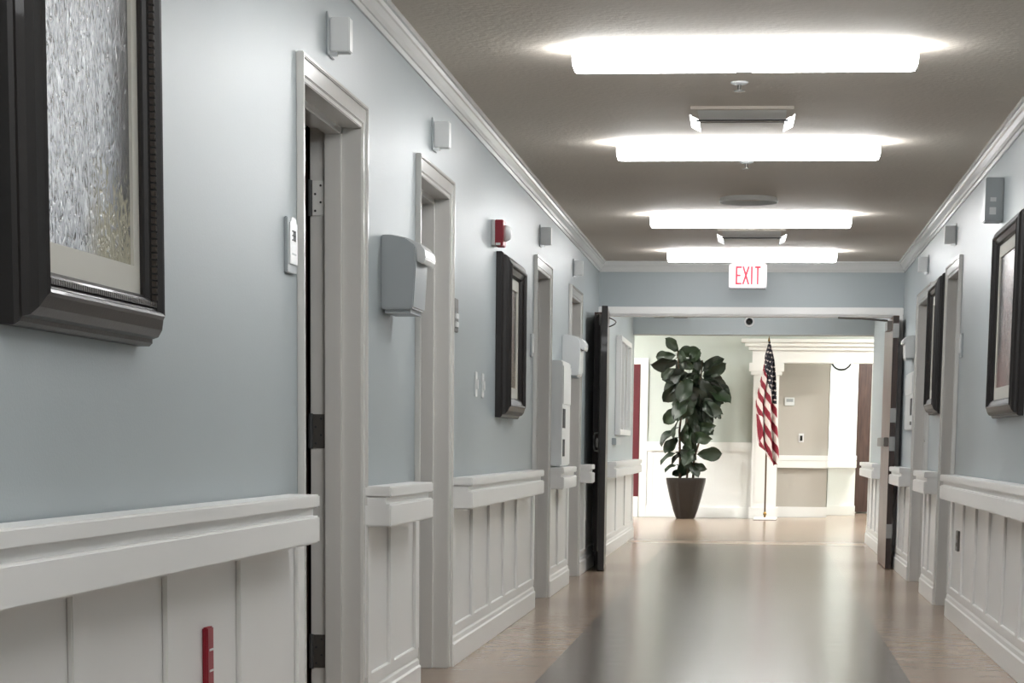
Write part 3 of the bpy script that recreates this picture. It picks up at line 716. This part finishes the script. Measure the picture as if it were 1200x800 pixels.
def flagmesh():
    NU, NV = 84, 210
    zt, zb = 2.29, .70
    L_ = [(0, -.012), (.06, -.03), (.13, -.055), (.25, -.075), (.40, -.125), (.55, -.165), (.75, -.140), (.90, -.130), (.96, -.10), (1, -.02)]
    R_ = [(0, .012), (.06, .035), (.15, .070), (.30, .095), (.5, .105), (.7, .125), (.85, .15), (.95, .160), (1, .150)]
    def ip(T, x):
        for (a, b), (c, d) in zip(T, T[1:]):
            if x <= c: return b+(d-b)*(x-a)/(c-a)
        return T[-1][1]
    verts = []; faces = []; mats = []
    for j in range(NV+1):
        v = j/NV
        for i in range(NU+1):
            u = i/NU
            l, r = ip(L_, v), ip(R_, v)
            fold = math.sin(u*PI*5+v*2.2)*.5+math.sin(u*PI*9+1.3+v*4)*.25
            amp = .018+.05*min(1, v*1.6)
            # bottom hem: left part ends higher than the right part
            zbot = zb+(.20*(1-u)**1.3 if u < .7 else .0)+.02*math.sin(u*9)
            z = zt+(zbot-zt)*v
            x = FX+l+(r-l)*(u+.035*math.sin(u*PI*6+v*3))
            verts.append((x, FY-.035+fold*amp-.03*math.sin(PI*u), z))
    for j in range(NV):
        for i in range(NU):
            a = j*(NU+1)+i
            faces.append((a, a+1, a+NU+2, a+NU+1))
            u, v = (i+.5)/NU, (j+.5)/NV
            w_ = ip(R_, v)-ip(L_, v)
            xx = ip(L_, v)+u*w_
            zz = v*1.59
            # stripes hang diagonally, folded back at the lower left
            s_ = zz-1.75*xx if not (v > .66 and xx < -.02-.25*(v-.66)) else -1.1*xx*1.3+.35*zz+.60
            can = zz < .80 and xx > (-.058 if zz < .36 else -.058+.30*(zz-.36))
            if v < .10: can = True
            if can:
                gx, gz = xx/.036, zz/.060
                row = math.floor(gz)
                fx = (gx+.5*(row % 2)) % 1-.5; fz = gz % 1-.5
                ang = math.atan2(fz*.060, fx*.036); rr = math.hypot(fx*.036, fz*.060)
                k = .0135*(.72+.28*math.cos(5*(ang-PI/2)))
                mats.append(1 if rr < k else 2)
            else:
                mats.append(0 if int(math.floor(s_/.112)) % 2 == 0 else 1)
    me = bpy.data.meshes.new('flag_cloth'); me.from_pydata(verts, [], faces); me.update()
    for m_ in ('flag_red', 'flag_white', 'flag_blue'): me.materials.append(M[m_])
    me.polygons.foreach_set('material_index', mats); me.polygons.foreach_set('use_smooth', [True]*len(mats))
    o = bpy.data.objects.new('flag_cloth', me); C.objects.link(o); o.parent = t; o.location = -Vector(t.location)
    md = o.modifiers.new('thickness', 'SOLIDIFY'); md.thickness = .002
flagmesh()

# ---------------------------------------------------------------- potted fig
PX_, PY_ = -.945, 30.62
t = thing('potted_fig', 'tall fiddle leaf fig in a tapered charcoal pot against the far wall', 'plant', (PX_, PY_, 0))
def ringp(r, z, n=32, k=.62):
    out = []
    for j in range(n):
        a = 2*PI*j/n; c_, s_ = math.cos(a), math.sin(a)
        out.append((PX_+r*math.copysign(abs(c_)**k, c_), PY_+r*math.copysign(abs(s_)**k, s_), z))
    return out
MB().loft([ringp(r, z) for r, z in ((.115, 0), (.125, .01), (.165, .12), (.215, .30), (.255, .47), (.262, .515), (.262, .53), (.245, .53), (.238, .50))]).build('pot', M['pot'], t, smooth=False)
MB().loft([ringp(.236, .47), ringp(.236, .50)]).build('soil', M['soil'], t)
stems = [[(-.08, .0, .49), (-.085, .01, .80), (-.10, .02, 1.15), (-.06, 0, 1.5), (-.12, 0, 1.9), (-.15, -.02, 2.22)],
         [(.09, .02, .49), (.10, .0, .78), (.16, .02, 1.0), (.12, 0, 1.3), (.16, 0, 1.7), (.18, 0, 2.05)],
         [(.01, -.03, .49), (.03, -.03, .85), (.0, -.02, 1.3), (.04, 0, 1.8)]]
for s_ in stems:
    MB().tube([(PX_+a, PY_+b, c) for a, b, c in s_], [.018, .016, .014, .012, .010, .007][:len(s_)] if len(s_) > 4 else [.016, .014, .012, .008], 8).build('stem', M['bark'], t, smooth=True)
def leafmesh(seed):
    rnd = random.Random(seed); NU, NV = 6, 10; vs_, fs = [], []
    for j in range(NV+1):
        v = j/NV
        wd = .36*(math.sin(PI*min(1, v**1.1))**.6)*(.62+.45*v)*(1-.15*math.exp(-((v-.45)/.12)**2))
        for i in range(NU+1):
            u = i/NU*2-1
            x = u*wd
            z = .28*abs(u)*wd*1.2-.34*v*v+.055*math.sin(v*10+u*2+seed)*abs(u)
            vs_.append((x, v+.0, z))
    for j in range(NV):
        for i in range(NU):
            a = j*(NU+1)+i; fs.append((a, a+1, a+NU+2, a+NU+1))
    b = len(vs_)                              # petiole
    for y, r in ((-.16, .012), (.02, .012)):
        for q in range(4): vs_.append((r*math.cos(q*PI/2), y, r*math.sin(q*PI/2)-.005))
    for q in range(4): fs.append((b+q, b+(q+1) % 4, b+4+(q+1) % 4, b+4+q))
    me = bpy.data.meshes.new('leaf'); me.from_pydata(vs_, [], fs); me.update(); me.materials.append(M['leaf'])
    me.polygons.foreach_set('use_smooth', [True]*len(fs)); return me
LM = [leafmesh(i) for i in range(4)]
def leaf(x, z, yoff, size, ang, tilt, roll, i):
    """leaf base offset from the pot centre; ang = direction in the picture plane, tilt = towards the room"""
    o = bpy.data.objects.new('leaf', LM[i % 4]); C.objects.link(o); o.parent = t
    d = Vector((math.cos(ang)*math.cos(tilt), -math.sin(tilt), math.sin(ang)*math.cos(tilt))).normalized()
    up = Vector((0, -1, .35)); xx = d.cross(up).normalized(); zz = xx.cross(d)
    m3 = Matrix((xx, d, zz)).transposed() @ Matrix.Rotation(roll, 3, 'Y')
    o.matrix_local = Matrix.Translation((x, yoff, z)) @ m3.to_4x4() @ Matrix.Scale(size, 4)
R_ = random.Random(11); k = 0
# (tip x, tip z, length, angle deg) read off the plant: sprig, crown, waist, skirt
spec = [(-.14, 2.16, .20, 128), (-.13, 2.13, .24, 5), (-.17, 2.11, .22, 178), (-.15, 2.04, .28, 192), (-.16, 2.08, .20, 20), (-.12, 2.0, .22, 40), (-.17, 1.93, .18, 215),
 (.14, 1.90, .20, 95), (.18, 1.90, .26, 40), (.22, 1.86, .26, 12), (.26, 1.80, .28, -8), (.27, 1.70, .30, -20), (.26, 1.76, .28, -40), (.26, 1.62, .26, -55), (.22, 1.56, .26, -50), (.20, 1.50, .26, -30),
 (.08, 1.92, .26, 150), (.0, 1.88, .28, 200), (-.08, 1.86, .28, 215), (-.12, 1.76, .26, 240), (-.10, 1.66, .26, 245), (.0, 1.56, .28, 235), (.02, 1.92, .24, 60),
 (.10, 1.88, .28, -95), (.18, 1.82, .30, -70), (.02, 1.82, .30, -110), (.12, 1.72, .32, -80), (.20, 1.70, .30, -60), (.04, 1.64, .30, -100), (.14, 1.58, .30, -60), (.0, 1.72, .3, -60), (.1, 1.62, .3, -130),
 (.16, 1.46, .26, -20), (.08, 1.46, .28, -90), (-.06, 1.50, .26, -120), (-.10, 1.44, .24, 240), (.0, 1.38, .28, -70), (.10, 1.34, .28, -50), (.14, 1.30, .22, -35), (.05, 1.40, .28, -20),
 (-.10, 1.30, .26, 235), (-.12, 1.18, .28, 210), (.04, 1.20, .26, -110), (.12, 1.20, .22, -15), (-.12, 1.05, .22, 215), (-.02, 1.10, .22, -60), (.08, 1.10, .24, -30), (.02, 1.0, .24, -90), (.0, 1.24, .26, 250), (.08, 1.26, .24, -75),
 (-.10, .86, .24, 195), (-.08, .90, .20, -20), (.10, .90, .22, -120), (.14, .84, .26, -12), (-.10, .70, .18, 190), (.02, .74, .20, -40), (.10, .72, .16, -30), (-.02, .68, .16, 210), (.0, .84, .24, -90), (.03, .88, .22, 200), (-.04, .78, .2, -80)]
for (x, z, sz, an) in spec:
    leaf(x, z, R_.uniform(-.12, .04), sz*1.2, math.radians(an+R_.uniform(-16, 16)), R_.uniform(-.1, .8), R_.uniform(-1.2, 1.2), k); k += 1
for _ in range(46):          # inner and rear foliage of the crown
    z = R_.uniform(1.35, 1.85); x = R_.uniform(-.06, .24)
    leaf(x, z, R_.uniform(-.02, .14), R_.uniform(.24, .32), R_.uniform(0, 2*PI), R_.uniform(-.5, .4), R_.uniform(-.9, .9), k); k += 1
